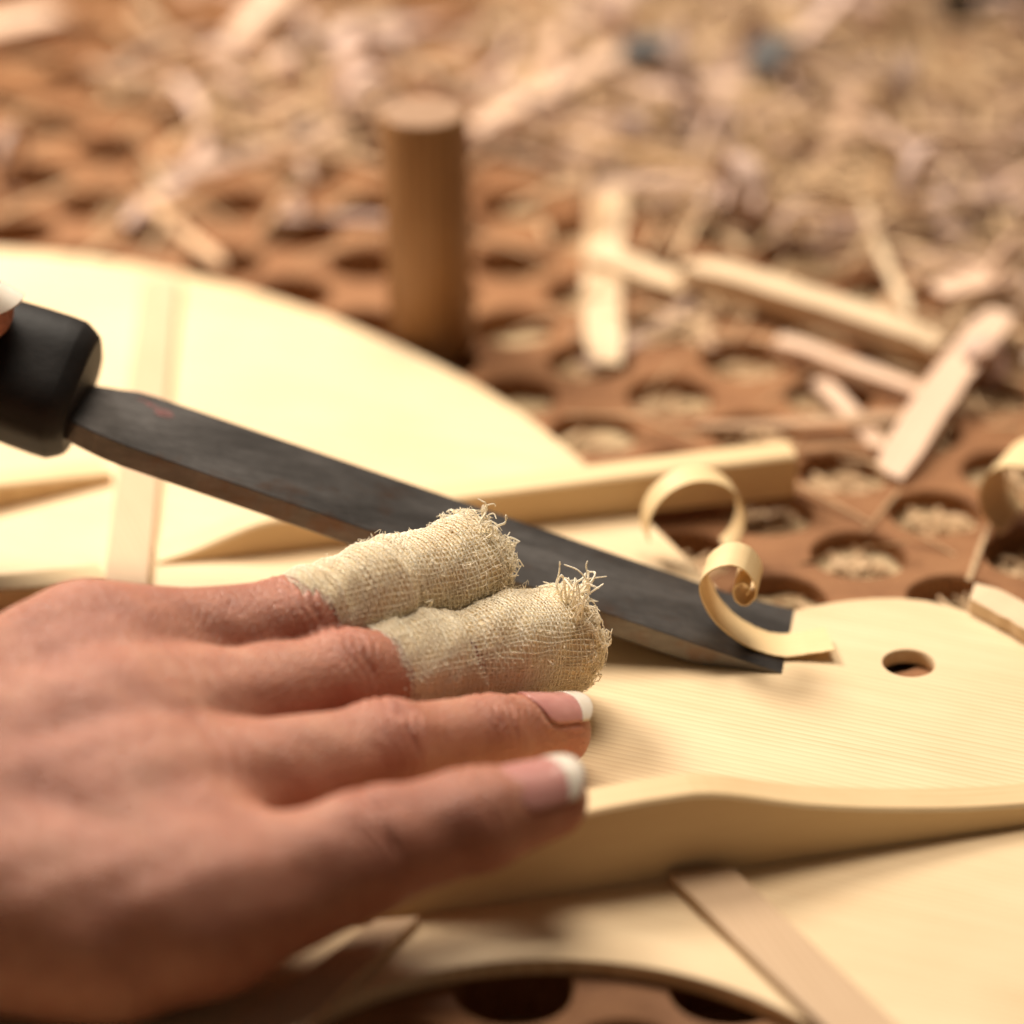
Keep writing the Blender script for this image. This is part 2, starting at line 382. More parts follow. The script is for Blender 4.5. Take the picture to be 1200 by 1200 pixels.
# the grain runs along the local x axis of its mesh, so build lying down and stand up
Vl = [((v[2]), v[0] - c0[0], v[1] - c0[1]) for v in V]
Rt = Matrix(((0, 1, 0, c0[0] * MM), (0, 0, 1, c0[1] * MM), (1, 0, 0, 0), (0, 0, 0, 1)))
so = build('shaft', Vl, F, M['dowel'], smooth=True); so.parent = peg; so.matrix_parent_inverse = Matrix.Translation(-peg.location); so.matrix_basis = Rt
cap = [(v[0], v[1], v[2]) for v in V[-n:]]
M['endgrain'] = plain('dowel_end_grain', (0.22, 0.125, 0.07), (0.36, 0.22, 0.135), 0.65, 700)
build('end_face', cap + [(top[0], top[1], H + 0.05)], [[i, (i + 1) % n, n] for i in range(n)], M['endgrain'], peg)

# ------------------------------------------------------------------ chisel
TN = P(916, 789, 0.15)                                   # near corner of the cutting edge
TH = math.radians(16.3); PLAN = math.radians(10.0)
ax = np.array([-math.cos(PLAN) * math.cos(TH), math.sin(PLAN) * math.cos(TH), math.sin(TH)])
wv = np.array([math.sin(PLAN), math.cos(PLAN), 0.0])
nv = unit(np.cross(wv, ax)); nv = nv if nv[2] > 0 else -nv
WID, THK = 25.0, 4.6
def CH(s, u, h): return TN + ax * s + wv * u + nv * h      # along, across, above the face
chis = tag(empty('chisel', TN), 'wide steel bench chisel with black handle paring the soundboard brace', 'chisel')
sec = []                                                   # lofted sections of the blade
def blade_sec(s, u0, u1, h0, h1, ch):
    return [CH(s, u0 + ch, h0), CH(s, u0, h0 + ch), CH(s, u0, h1 - ch * .6), CH(s, u0 + ch * .6, h1), CH(s, u1 - 2.2, h1), CH(s, u1, h1 - 1.6 if h1 - h0 > 2 else h1 - ch * .5), CH(s, u1, h0 + ch), CH(s, u1 - ch, h0)]
bl = [(0.0, 0, WID, -0.12, 0, .03), (16.2, 0, WID, -THK, 0, .25), (60, .15, WID - .15, -THK, 0, .25), (100, .3, WID - .3, -THK - .2, 0, .3), (136, .5, WID - .5, -THK - .5, 0, .3),
      (139.5, 0.9, WID - 1.0, -THK - .5, 0, .3), (142.3, 1.3, WID - 2.2, -THK - .5, 0, .4), (146.5, 2.3, WID - 3.6, -THK - .5, -.1, .5), (155, 5, WID - 6, -THK, -.5, .6)]
S = [blade_sec(*b) for b in bl]; V = [p for s in S for p in s]; F = []
for i in range(len(S) - 1):
    for k in range(8): F.append([i * 8 + k, i * 8 + (k + 1) % 8, i * 8 + 8 + (k + 1) % 8, i * 8 + 8 + k])
F.append(list(range(8))); F.append([(len(S) - 1) * 8 + k for k in range(7, -1, -1)])
blade = build('blade', V, F, M['steel'], chis)
# red smudge of paint near the shoulder
sm = []; K = 30
for i in range(K):
    t = 2 * math.pi * i / K; r = 1 + .35 * math.sin(3 * t + 1) + .2 * math.sin(7 * t)
    sm.append(CH(134 + 3.4 * r * math.cos(t), 17.6 + 1.3 * r * math.sin(t) + .3 * 4 * math.cos(t), 0.06))
build('paint_smudge', sm + [CH(134, 17.6, 0.06)], [[i, (i + 1) % K, K] for i in range(K)], M['red'], chis)
# handle
hc = lambda s: CH(s, WID / 2 - 0.5, 0.6)
ns = 40; V = []; F = []
prof = [(148.4, 5.0), (148.5, 11.8), (148.9, 12.5), (150.0, 13.3), (151.6, 14.2), (152.2, 14.4), (155, 14.5), (160, 14.4), (175, 13.6), (200, 12.6), (225, 12.9), (250, 14), (266, 14.2), (271, 12.5), (273, 8)]
for s, r in prof:
    for k in range(ns):
        t = 2 * math.pi * k / ns; q = 1 + 0.07 * math.cos(4 * t + .4) * (1 if r > 9 else 0)          # squarish grip
        V.append(hc(s) + r * q * (math.cos(t) * wv * 1.02 + math.sin(t) * nv * .96))
for i in range(len(prof) - 1):
    for k in range(ns): F.append([i * ns + k, i * ns + (k + 1) % ns, (i + 1) * ns + (k + 1) % ns, (i + 1) * ns + k])
F.append(list(range(ns))[::-1]); F.append([(len(prof) - 1) * ns + k for k in range(ns)])
hd = build('handle', V, F, M['black'], chis, smooth=True); hd.data.set_sharp_from_angle(angle=math.radians(28))

# ------------------------------------------------------------------ skin surfaces (signed distance field -> quads)
def smin(a, b, k):
    h = np.clip(0.5 + 0.5 * (b - a) / k, 0, 1); return b + (a - b) * h - k * h * (1 - h)
def cap_d(p, a, b, r0, r1, sq=None):
    ab = b - a; t = np.clip(((p - a) @ ab) / (ab @ ab), 0, 1); q = p - a - t[:, None] * ab
    if sq is not None:                                   # flatten along direction sq[0] by factor sq[1]
        dn = q @ sq[0]; q = q + np.outer(dn * (sq[1] - 1), sq[0])
    return np.sqrt((q * q).sum(1)) - (r0 + (r1 - r0) * t)
def surface_nets(fn, lo, hi, h):
    n = np.ceil((np.array(hi) - lo) / h).astype(int) + 1
    g = [lo[i] + h * np.arange(n[i]) for i in range(3)]
    D = np.empty(n, np.float32)
    for i in range(0, n[0], 16):
        X = np.stack(np.meshgrid(g[0][i:i + 16], g[1], g[2], indexing='ij'), -1)
        D[i:i + 16] = fn(X.reshape(-1, 3)).reshape(X.shape[:3])
    s = D < 0
    cs = sum(s[a:n[0] - 1 + a, b:n[1] - 1 + b, c:n[2] - 1 + c].astype(np.int8) for a in (0, 1) for b in (0, 1) for c in (0, 1))
    cells = np.argwhere((cs > 0) & (cs < 8)); idx = -np.ones(n - 1, np.int64); idx[tuple(cells.T)] = np.arange(len(cells))
    acc = np.zeros((len(cells), 3)); cnt = np.zeros(len(cells))
    cor = [(a, b, c) for a in (0, 1) for b in (0, 1) for c in (0, 1)]
    for i, p in enumerate(cor):
        for j, q in enumerate(cor):
            if j <= i or sum(abs(np.subtract(p, q))) != 1: continue
            d0 = D[tuple((cells + p).T)]; d1 = D[tuple((cells + q).T)]; m = (d0 < 0) != (d1 < 0)
            t = np.where(m, d0 / np.where(m, d0 - d1, 1), 0); pt = np.array(p) + t[:, None] * (np.subtract(q, p))
            acc[m] += pt[m]; cnt[m] += 1
    V = np.array(lo) + h * (cells + acc / cnt[:, None]); F = []
    for axi in range(3):
        b, c = (axi + 1) % 3, (axi + 2) % 3; sl0 = [slice(None)] * 3; sl1 = [slice(None)] * 3
        sl0[axi] = slice(0, -1); sl1[axi] = slice(1, None)
        e = np.argwhere(s[tuple(sl0)] != s[tuple(sl1)]); e = e[(e[:, b] > 0) & (e[:, c] > 0) & (e[:, b] < n[b] - 1) & (e[:, c] < n[c] - 1)]
        ins = s[tuple(e.T)]; q = []
        for db, dc in ((-1, -1), (0, -1), (0, 0), (-1, 0)):
            k = e.copy(); k[:, b] += db; k[:, c] += dc; q.append(idx[tuple(k.T)])
        q = np.stack(q, 1); q[~ins] = q[~ins][:, ::-1]; F.append(q)
    F = np.concatenate(F); return V, F[(F >= 0).all(1)]
def refine(V, F):
    E = np.concatenate([F[:, [i, (i + 1) % 4]] for i in range(4)]); Es = np.sort(E, 1)
    key, inv = np.unique(Es[:, 0] * len(V) + Es[:, 1], return_inverse=True); ne = len(key); nf = len(F)
    mid = (V[key // len(V)] + V[key % len(V)]) / 2; fc = V[F].mean(1); e = inv.reshape(4, nf).T + len(V); f = np.arange(nf) + len(V) + ne
    Q = np.concatenate([np.stack([F[:, i], e[:, i], f, e[:, (i + 3) % 4]], 1) for i in range(4)])
    return np.concatenate([V, mid, fc]), Q
def project(fn, V, it=2, eps=0.15):
    for _ in range(it):
        d = fn(V); g = np.stack([fn(V + np.eye(3)[i] * eps) - d for i in range(3)], 1) / eps
        V = V - g * (d / np.maximum((g * g).sum(1), 0.2))[:, None]
    return V
def skin_object(name, fn, lo, hi, h, flush, parent):
    V, F = surface_nets(fn, np.array(lo, float), np.array(hi, float), h)
    V = project(fn, V, 1); V, F = refine(V, F); V = project(fn, V, 2)
    o = build(name, V, F, M['skin'], parent, smooth=True)
    at = o.data.attributes.new('flush', 'FLOAT', 'POINT'); at.data.foreach_set('value', flush(V).astype(np.float32))
    return o

# joints of the resting hand: (photo x, photo y, height) -> mm
J = lambda *q: [P(*x) for x in q]
IDX = J((108, 772, 31), (345, 735, 27.5), (468, 694, 26.5), (556, 662, 25.5))
MID = J((135, 862, 28), (400, 797, 22), (545, 770, 17), (640, 757, 13.5))
RNG_ = J((165, 947, 24.0), (450, 882, 19.5), (567, 866, 13.5), (650, 856, 8.6))
PNK = J((236, 1066, 18.5), (437, 995, 21.5), (553, 963, 22.5), (641, 938, 22.5))
FR = {'i': (11.4, 8.5, 7.6, 6.4), 'm': (11.8, 8.7, 7.6, 6.6), 'r': (12.2, 8.5, 7.7, 6.8), 'p': (11.8, 9.6, 8.7, 7.0)}
WR = [P(-255, 890, 30), P(-265, 930, 28), P(-270, 975, 25), P(-265, 1020, 22)]
DORS = unit(np.cross(MID[1] - MID[0], IDX[0] - PNK[0])); DORS = DORS if DORS[2] > 0 else -DORS
def finger_d(p, jt, r, dors, wr=1.0):
    d = cap_d(p, jt[0], jt[1], r[0], r[1]); d = smin(d, cap_d(p, jt[1], jt[2], r[1], r[2]), 2.5); d = smin(d, cap_d(p, jt[2], jt[3], r[2], r[3]), 2)
    # waist between joints, pads below
    pm = (jt[0] * .42 + jt[1] * .58); d = smin(d, cap_d(p, pm - dors * 2.2, pm + unit(jt[1] - jt[0]) * 7 - dors * 2.2, r[1] * .96, r[1] * .9), 5)
    for jn, rr, amp in ((1, r[1], 1.15), (2, r[2], .6)):  # knuckle bump + creases across it
        ju = unit(jt[jn] - jt[jn - 1]); jv = unit(jt[min(jn + 1, 3)] - jt[jn]); ju = unit(ju + jv); q = p - jt[jn]
        d = smin(d, np.sqrt(((q - dors * 1.0) ** 2).sum(1)) - rr * (.92 if jn == 1 else .8), 4)
        s = q @ ju; up = np.clip((q @ dors) / rr, 0, 1); side = q @ np.cross(ju, dors)
        win = np.exp(-(s / 5.2) ** 2) * up * np.exp(-(side / (rr * .85)) ** 2)
        bend = .05 * side ** 2
        for s0, wd, A in ((-4.6, .7, .6), (-2.6, .6, .85), (-.6, .75, 1.0), (1.4, .6, .85), (3.4, .7, .7), (5.2, .6, .4)):
            ss = s + (bend * (-.5 if s0 < 0 else .5)) + .4 * np.sin(side * .9 + s0 * 3)
            d = d + wr * amp * 1.0 * A * win * np.exp(-((ss - s0) / wd) ** 2)
    return d
WEB = []
def palm_d(p):
    d = None
    for w0, jt, r0, r1 in ((WR[0], IDX[0], 12.5, 11.6), (WR[1], MID[0], 12.5, 11.8), (WR[2], RNG_[0], 12.5, 11.4), (WR[3], PNK[0], 12.5, 10.8)):
        c = cap_d(p, w0 - DORS * 2, jt - DORS * .8, r0, r1); d = c if d is None else smin(d, c, 12)
    for jt, rr in ((IDX, 9.5), (MID, 10), (RNG_, 9.3), (PNK, 8.6)):               # knuckle heads and tendons
        d = smin(d, np.sqrt(((p - jt[0] - DORS * 1.6) ** 2).sum(1)) - rr, 6)
    for w0, jt in ((WR[0], IDX), (WR[1], MID), (WR[2], RNG_), (WR[3], PNK)):
        d = smin(d, cap_d(p, w0 * .5 + jt[0] * .5 + DORS * 8.6, jt[0] + DORS * 8.8, 1.2, 1.6), 7)
    mcs = ((WR[0], IDX[0]), (WR[1], MID[0]), (WR[2], RNG_[0]), (WR[3], PNK[0]))
    for (wa, ja), (wb, jb) in zip(mcs[:-1], mcs[1:]):                              # flesh between the bones of the hand
        for t in (.12, .3, .48, .66, .84, 1.0):
            d = smin(d, cap_d(p, wa + (ja - wa) * t - DORS * .6, wb + (jb - wb) * t - DORS * .6, 12.4, 12.0), 4)
    # flesh of the palm below
    pc = (IDX[0] + PNK[0]) / 2 - DORS * 12; d = smin(d, cap_d(p, (WR[1] + WR[2]) / 2 - DORS * 10, pc, 15, 11), 9)
    hy0, hy1 = P(-200, 1075, 14.5), P(120, 1094, 14.0)
    d = smin(d, cap_d(p, hy0, hy1, 16, 13.6), 9)
    d = smin(d, cap_d(p, hy1, P(300, 1030, 19), 13, 9.5), 8)
    # webs between the finger roots
    for ja, jb, tm in ((IDX, MID, .4), (MID, RNG_, .5), (RNG_, PNK, .22)):
        for t, rr, dn in ((-.12, 11.6, .2), (.0, 11.4, .2), (.1, 10.6, .5), (.2, 9.6, 1.0), (.29, 8.4, 1.8), (.37, 7.0, 2.8), (.45, 5.0, 4.0)):
            if t > tm: continue
            wa, wb = ja[0] * (1 - t) + ja[1] * t, jb[0] * (1 - t) + jb[1] * t
            d = smin(d, cap_d(p, wa - DORS * dn, wb - DORS * dn, rr, rr), 5.5)
    # forearm
    fa0 = (WR[1] + WR[2]) / 2 - DORS * 4; fa1 = fa0 + np.array([-130, -16, 12.0])
    d = smin(d, cap_d(p, fa0, fa1, 21, 29), 14)
    # thumb, tucked beneath the fingers
    t0, t1, t2, t3 = P(-150, 860, 18), P(150, 855, 13), P(300, 830, 10.5), P(385, 808, 9.5)
    d = smin(d, smin(cap_d(p, t0, t1, 13, 10), smin(cap_d(p, t1, t2, 9.5, 8.5), cap_d(p, t2, t3, 8.5, 7), 2), 3), 7)
    # broad folds where the fingers leave the hand
    for jt, a in ((RNG_, .55), (PNK, .5), (MID, .35)):
        ju = unit(jt[1] - jt[0]); q = p - jt[0]; s = q @ ju; side = q @ np.cross(ju, DORS); up = np.clip((q @ DORS) / 9, 0, 1)
        for s0, A in ((12, .8), (15.5, 1), (19, .8)):
            d = d + a * A * up * np.exp(-((s - s0 + .03 * side ** 2) / 1.1) ** 2) * np.exp(-(side / 7) ** 2)
    return d
def lowfreq(p):
    return .22 * np.sin(p[:, 0] * .31 + 1.1 * np.sin(p[:, 1] * .23)) * np.sin(p[:, 1] * .36 + p[:, 2] * .27)
NAILS = {}
def nail_frame(jt, r, roll):
    a = unit(jt[3] - jt[2]); n = DORS - a * (DORS @ a); n = unit(n); s = np.cross(a, n)
    n2 = n * math.cos(roll) + s * math.sin(roll); return a, n2, np.cross(a, n2)
# turn the nails so that they face up and a little away, as in the photograph
def face(jt, target):
    a = unit(jt[3] - jt[2]); n = np.array(target, float); n = unit(n - a * (n @ a)); return a, n, np.cross(a, n)
NF_R = face(RNG_, (0.0, -0.08, 1.0)); NF_P = face(PNK, (0.0, -0.28, 1.0))
def nail_groove(p, d, jt, fr, r):
    a, n, s = fr; q = p - jt[3]; l = q @ a; u = np.arctan2(q @ s, q @ n); rad = np.sqrt((q @ s) ** 2 + (q @ n) ** 2)
    ell = (np.abs((l + 1.6) / 7.6)) ** 3 + (np.abs(u) / .9) ** 3
    groove = np.exp(-((ell - 1.0) / .16) ** 2) * (l > -14) * (l < 3) * (q @ n > 0)
    fold = np.exp(-((ell - 1.55) / .3) ** 2) * (l < 1) * (l > -16) * (q @ n > 0)
    bed = (ell < 1) * (l < 4) * (q @ n > 0)
    return d + .05 * groove - .2 * fold + .04 * bed
def hand_d(p):
    d = finger_d(p, IDX, FR['i'], DORS, .8)
    d = smin(d, finger_d(p, MID, FR['m'], DORS, .8), .9)
    d = smin(d, nail_groove(p, finger_d(p, RNG_, FR['r'], DORS, 1.25), RNG_, NF_R, 6.8), .9)
    d = smin(d, nail_groove(p, finger_d(p, PNK, FR['p'], DORS, 1.25), PNK, NF_P, 7.0), .9)
    d = smin(d, palm_d(p), 5.0)
    return d + lowfreq(p)
def hand_flush(V):
    f = np.zeros(len(V))
    for jt in (IDX, MID, RNG_, PNK):
        for j, a, wd in ((0, .35, 13), (1, .55, 9), (2, .4, 7), (3, .7, 8)):
            f += a * np.exp(-((V - jt[j]) ** 2).sum(1) / wd ** 2)
    return np.clip(f, 0, 1)
hand = tag(empty('hand', P(20, 950, 0)), 'hand lying palm down with two gauze wrapped fingers and white tipped nails', 'hand')
allj = np.array(IDX + MID + RNG_ + PNK + WR)
skin_object('body', hand_d, (-225, allj[:, 1].min() - 48, -1.5), (allj[:, 0].max() + 13, allj[:, 1].max() + 16, 70), 1.1, hand_flush, hand)

def nail(jt, fr, r, parent, length=(-8.8, 5.5), tip0=1.9, half=.84, slope=.08):
    """curved nail plate with a white free edge"""
    a, n, s = fr; nl, nu = 36, 25
    def pt(l, u, off):
        # sides narrow toward the cuticle, free edge rounded
        taper = 1 - .42 * np.clip((-4.5 - l) / 4.2, 0, 1) ** 2.2
        uu = u * half * taper; drop = .006 * (l + 3) ** 2 * (l > -3)
        R = r + off - drop * .6 + max(-l, 0) * slope
        return jt[3] + a * l + n * (R * math.cos(uu) + .1) + s * (R * math.sin(uu) * 1.02)
    def lend(u): return length[1] - 3.0 * abs(u) ** 2.2
    def patch(f0, f1, off):
        V = []; F = []
        for k, o_ in ((0, off), (1, off - .55)):
            for i in range(nl):
                for j in range(nu):
                    u = -1 + 2 * j / (nu - 1); l0, l1 = f0(u), f1(u); V.append(pt(l0 + (l1 - l0) * i / (nl - 1), u, o_))
        m = nl * nu; G = lambda k, i, j: k * m + i * nu + j
        for i in range(nl - 1):
            for j in range(nu - 1):
                F.append([G(0, i, j), G(0, i, j + 1), G(0, i + 1, j + 1), G(0, i + 1, j)]); F.append([G(1, i, j), G(1, i + 1, j), G(1, i + 1, j + 1), G(1, i, j + 1)])
        for i in range(nl - 1):
            F.append([G(0, i, 0), G(0, i + 1, 0), G(1, i + 1, 0), G(1, i, 0)]); F.append([G(0, i, nu - 1), G(1, i, nu - 1), G(1, i + 1, nu - 1), G(0, i + 1, nu - 1)])
        for j in range(nu - 1):
            F.append([G(0, 0, j), G(1, 0, j), G(1, 0, j + 1), G(0, 0, j + 1)]); F.append([G(0, nl - 1, j), G(0, nl - 1, j + 1), G(1, nl - 1, j + 1), G(1, nl - 1, j)])
        return V, F
    smile = lambda u: tip0 - 1.3 * abs(u) ** 2 + .2
    V, F = patch(lambda u: length[0] + 1.6 * abs(u) ** 2, smile, .22); pl = build('nail', V, F, M['nail'], parent, smooth=True)
    V, F = patch(smile, lend, .27); c = link('nail_tip', mesh_data('nail_tip', V, F, M['nail_tip'], True)); c.parent = pl
    return pl
nail(RNG_, NF_R, 6.8, hand); nail(PNK, NF_P, 7.0, hand)

# ------------------------------------------------------------------ gauze wraps
def gauze(name, axis_px, radii, label, seed, caplen, folds):
    rg = np.random.default_rng(seed)
    pts = spline(np.array([P(*q) for q in axis_px]), 80); T = np.gradient(pts, axis=0); T /= np.linalg.norm(T, axis=1, keepdims=True)
    L = np.linalg.norm(np.diff(pts, axis=0), axis=1).sum(); NN = DORS[None] - T * (T @ DORS)[:, None]; NN /= np.linalg.norm(NN, axis=1, keepdims=True); BB = np.cross(T, NN)
    rv = spline(np.array(radii), 120); ph = rg.uniform(0, 6.28, 12)
    def S(u, v, off=0.0):
        """u = angle, v = mm along the wrap (beyond L it closes over the fingertip)"""
        u, v = np.broadcast_arrays(np.asarray(u, float), np.asarray(v, float)); vc = np.clip(v, 0, L); i = vc / L * 79
        def ip(A): return np.stack([np.interp(i, np.arange(80), A[:, k]) for k in range(3)], -1)
        C, N, B, D = ip(pts), ip(NN), ip(BB), ip(T); r = np.interp(vc / L, rv[:, 0], rv[:, 1])
        r = r * (1 + .030 * np.sin(2 * u + ph[0] + v * .05) + .022 * np.sin(3 * u + ph[1] - v * .12) + .014 * np.sin(5 * u + ph[2] + v * .3))
        r = r + .35 * np.sin(v * .33 + 1.2 * np.sin(u + ph[3]) + ph[4]) + .16 * np.sin(v * .9 + 2 * u + ph[5]) + .1 * np.sin(7 * u + v * .7 + ph[6])
        for v0, sl, amp in folds:                          # edges of the wound layers
            r = r + amp / (1 + np.exp((v - v0 - sl * np.sin(u + ph[7])) / .22))
        e = np.clip((v - L) / caplen, 0, 1); ang = e * math.pi / 2
        rr = (r + off) * np.cos(ang) ** .62; fw = (caplen * .72 + off * .8) * np.sin(ang) + e * (.7 * np.sin(3 * u + ph[8]) + .5 * np.sin(5 * u + ph[9]))
        return C + N * (rr * np.cos(u))[..., None] + B * (rr * np.sin(u))[..., None] + D * fw[..., None]
    root = tag(empty(name, P(axis_px[-1][0], axis_px[-1][1], 0)), label, 'bandage')
    nu, nvv = 72, 90; U, Vv = np.meshgrid(np.arange(nu) * 2 * math.pi / nu, np.linspace(0, L + caplen * .999, nvv), indexing='xy')
    V = S(U, Vv, -.18).reshape(-1, 3); F = [[i * nu + j, i * nu + (j + 1) % nu, (i + 1) * nu + (j + 1) % nu, (i + 1) * nu + j] for i in range(nvv - 1) for j in range(nu)]
    F.append([(nvv - 1) * nu + j for j in range(nu)])
    build('inner_wrap', V, F, M['gauze_in'], root, smooth=True)
    # woven threads: rings and lengthwise threads, over and under
    def threads(v_lo, v_hi, off, pitch, edge=None):
        parts = []; R0 = float(np.mean(rv[:, 1])); nl = int(2 * math.pi * R0 / pitch)
        vs = np.arange(v_lo, v_hi, pitch); rings = []
        k = nl * 2
        for a_, v in enumerate(vs):
            u = np.arange(k + 1) * 2 * math.pi / k; wav = .09 * np.cos(u * nl / 2 + a_ * math.pi)
            jit = .16 * np.sin(u * 2 + a_ * .37 + ph[10]) + .30 * np.sin(u + v * .12) + rg.normal(0, .07) + .12 * np.sin(u * 9 + a_ * 1.9)
            q = S(u, v + jit, 0) + 0 * u[:, None]; n_ = S(u, v + jit, 1.0) - q
            parts.append(tube(q + n_ * (off + wav)[:, None], .14 * rg.uniform(.8, 1.25), 4))
        m = max(int((v_hi - v_lo) / .42), 8)
        for b_ in range(nl):
            v = np.linspace(v_lo, v_hi, m); u = 2 * math.pi * b_ / nl + .025 * np.sin(v * .5 + b_) + .08 * np.sin(v * .13 + ph[11]) + rg.normal(0, .008)
            q = S(u, v, 0); n_ = S(u, v, 1.0) - q; wav = -.09 * np.cos(v / pitch * math.pi + b_ * math.pi)
            parts.append(tube(q + n_ * (off + wav)[:, None], .12 * rg.uniform(.8, 1.25), 4))
        return merge(parts)
    V, F = threads(0.0, L + caplen * .86, .10, .72)
    o = build('weave', V, F, M['gauze'], root); o['kind'] = 'stuff'
    # fuzz of short fibres over the whole wrap, thicker at the end
    parts = []
    for _ in range(900):
        u = rg.uniform(0, 6.283); v = L + caplen - abs(rg.normal(0, .42)) * L if rg.random() < .6 else rg.uniform(0, L); v = max(v, .3)
        q = S(u, v, .15); n_ = unit(S(u, v, 1.2) - q); t_ = unit(rg.normal(0, 1, 3)); ln = rg.uniform(.4, 1.5)
        cv = [q, q + (n_ * .5 + t_ * .6) * ln * .5, q + (n_ * .35 + t_ * rg.uniform(.5, 1.3)) * ln + rg.normal(0, .3, 3), q + (n_ * .1 + t_ * .6) * ln + rg.normal(0, .4, 3)]
        parts.append(tube(spline(np.array(cv), 6), np.linspace(.08, .04, 6), 3))
    for _ in range(420):
        u = rg.uniform(0, 6.283); v = L + caplen * rg.uniform(.05, .95); q = S(u, v, .2); n_ = unit(S(u, v, 1.4) - q); t_ = unit(np.cross(n_, rg.normal(0, 1, 3))); b_ = np.cross(n_, t_); ln = rg.uniform(1.2, 3.4)
        cv = [q, q + n_ * .5 + t_ * ln * .3 + b_ * rg.normal(0, .4), q + n_ * rg.uniform(.2, 1.0) + t_ * ln * .65 + b_ * rg.normal(0, .7), q + n_ * rg.uniform(-.1, 1.1) + t_ * ln + b_ * rg.normal(0, 1.0)]
        parts.append(tube(spline(np.array(cv), 9), np.linspace(.17, .09, 9) * rg.uniform(.6, 1.1), 4))
    V, F = merge(parts); o = build('fuzz', V, F, M['gauze'], root); o['kind'] = 'stuff'
    return root, S, L, rg
def frays(root, S, L, rg, spots):
    """ravelled threads: (angle, mm along, number, length, lean)"""
    for u0, v0, cnt, ln, lean in spots:
        for _ in range(cnt):
            u = u0 + rg.normal(0, .16); v = v0 + rg.normal(0, .8); q = S(u, v, -.1); n_ = unit(S(u, v, 1.2) - q)
            l = ln * rg.uniform(.5, 1.15); d = unit(n_ + np.asarray(lean) + rg.normal(0, .28, 3)); sd = unit(np.cross(d, rg.normal(0, 1, 3))); c = rg.uniform(-.45, .45)
            pts_ = [q, q + d * l * .3 + sd * l * .08, q + d * l * .6 - sd * c * l * .35, q + d * l * .85 + sd * c * l * .5, q + d * l * rg.uniform(.6, 1.1) + sd * c * l * 1.1 + rg.normal(0, .16 * l, 3)]
            n = 20; V, F = tube(spline(np.array(pts_), n), np.linspace(.26, .13, n) * rg.uniform(.7, 1.2), 5)
            build('loose_thread', V, F, M['gauze'], root)
a = gauze('gauze_bandage', [(338, 735, 27.5), (400, 716, 27), (470, 692, 26.5), (528, 673, 26), (551, 664, 25.5)], [(0, 6.9), (.12, 8.0), (.35, 9.8), (.6, 10.2), (.85, 9.8), (1, 9.6)],
          'gauze wrap on the finger lying over the chisel blade, its end folded', 11, 7.0, [(6, 2.5, .7), (17, 5, .6), (25, -4, .5)])
frays(*a, [(-.2, a[2] + 2, 7, 4.5, (.2, .4, .5)), (.2, a[2] - 1, 5, 3.5, (.1, .2, .6)), (-1.0, a[2] + 4, 8, 3.4, (.6, 0, .2)), (-1.6, a[2] + 3, 8, 4.0, (.5, -.2, -.3)), (.6, a[2] + 4, 6, 3.0, (.7, .3, .3))])
b = gauze('gauze_bandage', [(432, 786, 21), (500, 776, 18.5), (560, 766, 16.5), (610, 757, 14.8), (654, 751, 13.4)], [(0, 7.0), (.2, 8.1), (.45, 9.2), (.75, 10.9), (1, 10.6)],
          'gauze wrap with a ravelled tip on the finger beside the white tipped nail', 23, 7.5, [(4, 1.5, .6), (12, 4, .7), (22, -5, .5)])
frays(*b, [(.25, b[2] - 1.5, 12, 8.0, (-.1, .5, 1.0)), (-.15, b[2] + 2.5, 8, 6.0, (.5, .3, .9)), (-.5, b[2] + 4.5, 6, 4.2, (.8, 0, .6)), (-1.0, b[2] + 4, 9, 3.0, (.6, -.3, .2)), (-1.5, b[2] + 5, 9, 3.0, (.6, -.4, -.2)), (-2.0, b[2] + 1, 6, 3.0, (.2, -.5, -.4)),
           (-1.0, 14, 5, 3.0, (.3, -.6, .1)), (-1.5, 16, 4, 3.0, (.3, -.6, -.2))])

# ------------------------------------------------------------------ the hand that holds the chisel handle
grip_c = lambda s, ang, r: hc(s) + r * (math.cos(ang) * wv + math.sin(ang) * nv)
TT = PY(2, 376, hc(166)[1] + 0.0)
def grip_chain(s0, lean):                                  # one finger closed round the handle
    return [grip_c(s0 + lean * k, math.radians(a_), rr) for k, (a_, rr) in enumerate(((100, 30), (20, 22.5), (-60, 22), (-140, 22), (-190, 23)))]
GF = [grip_chain(s, 1.0) for s in (192, 209, 226, 242)]
th_tip = hc(170.8) + nv * 15.0 - wv * 7.0; TH_CH = [hc(238) + nv * 30 - wv * 18, hc(213) + nv * 24 - wv * 10, hc(192) + nv * 18.5 - wv * 8, th_tip]
def grip_d(p):
    d = None
    for c in GF:
        f = None
        for k in range(4):
            g = cap_d(p, c[k], c[k + 1], 9.2 - k * .6, 8.6 - k * .6); f = g if f is None else smin(f, g, 2)
        d = f if d is None else smin(d, f, .9)
    t = None
    for k, (r0, r1) in enumerate(((12, 10), (10, 8.6), (8.6, 6.4))):
        g = cap_d(p, TH_CH[k], TH_CH[k + 1], r0, r1); t = g if t is None else smin(t, g, 2)
    d = smin(d, t, 2)
    pl = None
    wr_ = hc(262) + nv * 48 + wv * 18
    for c in GF:
        g = cap_d(p, c[0], wr_ + (c[0] - GF[1][0]) * .4, 11.5, 15); pl = g if pl is None else smin(pl, g, 7)
    pl = smin(pl, cap_d(p, TH_CH[0], wr_ - wv * 12, 13, 15), 8); pl = smin(pl, cap_d(p, wr_, wr_ + np.array([-70, 16, 40.]), 21, 26), 12)
    return smin(d, pl, 5)
gh = tag(empty('hand', hc(215)), 'hand closed round the black chisel handle with thumb nail pointing forward', 'hand')
lo = hc(275) + np.array([-90, -45, -45.]); hi = hc(160) + np.array([16, 60, 110.])
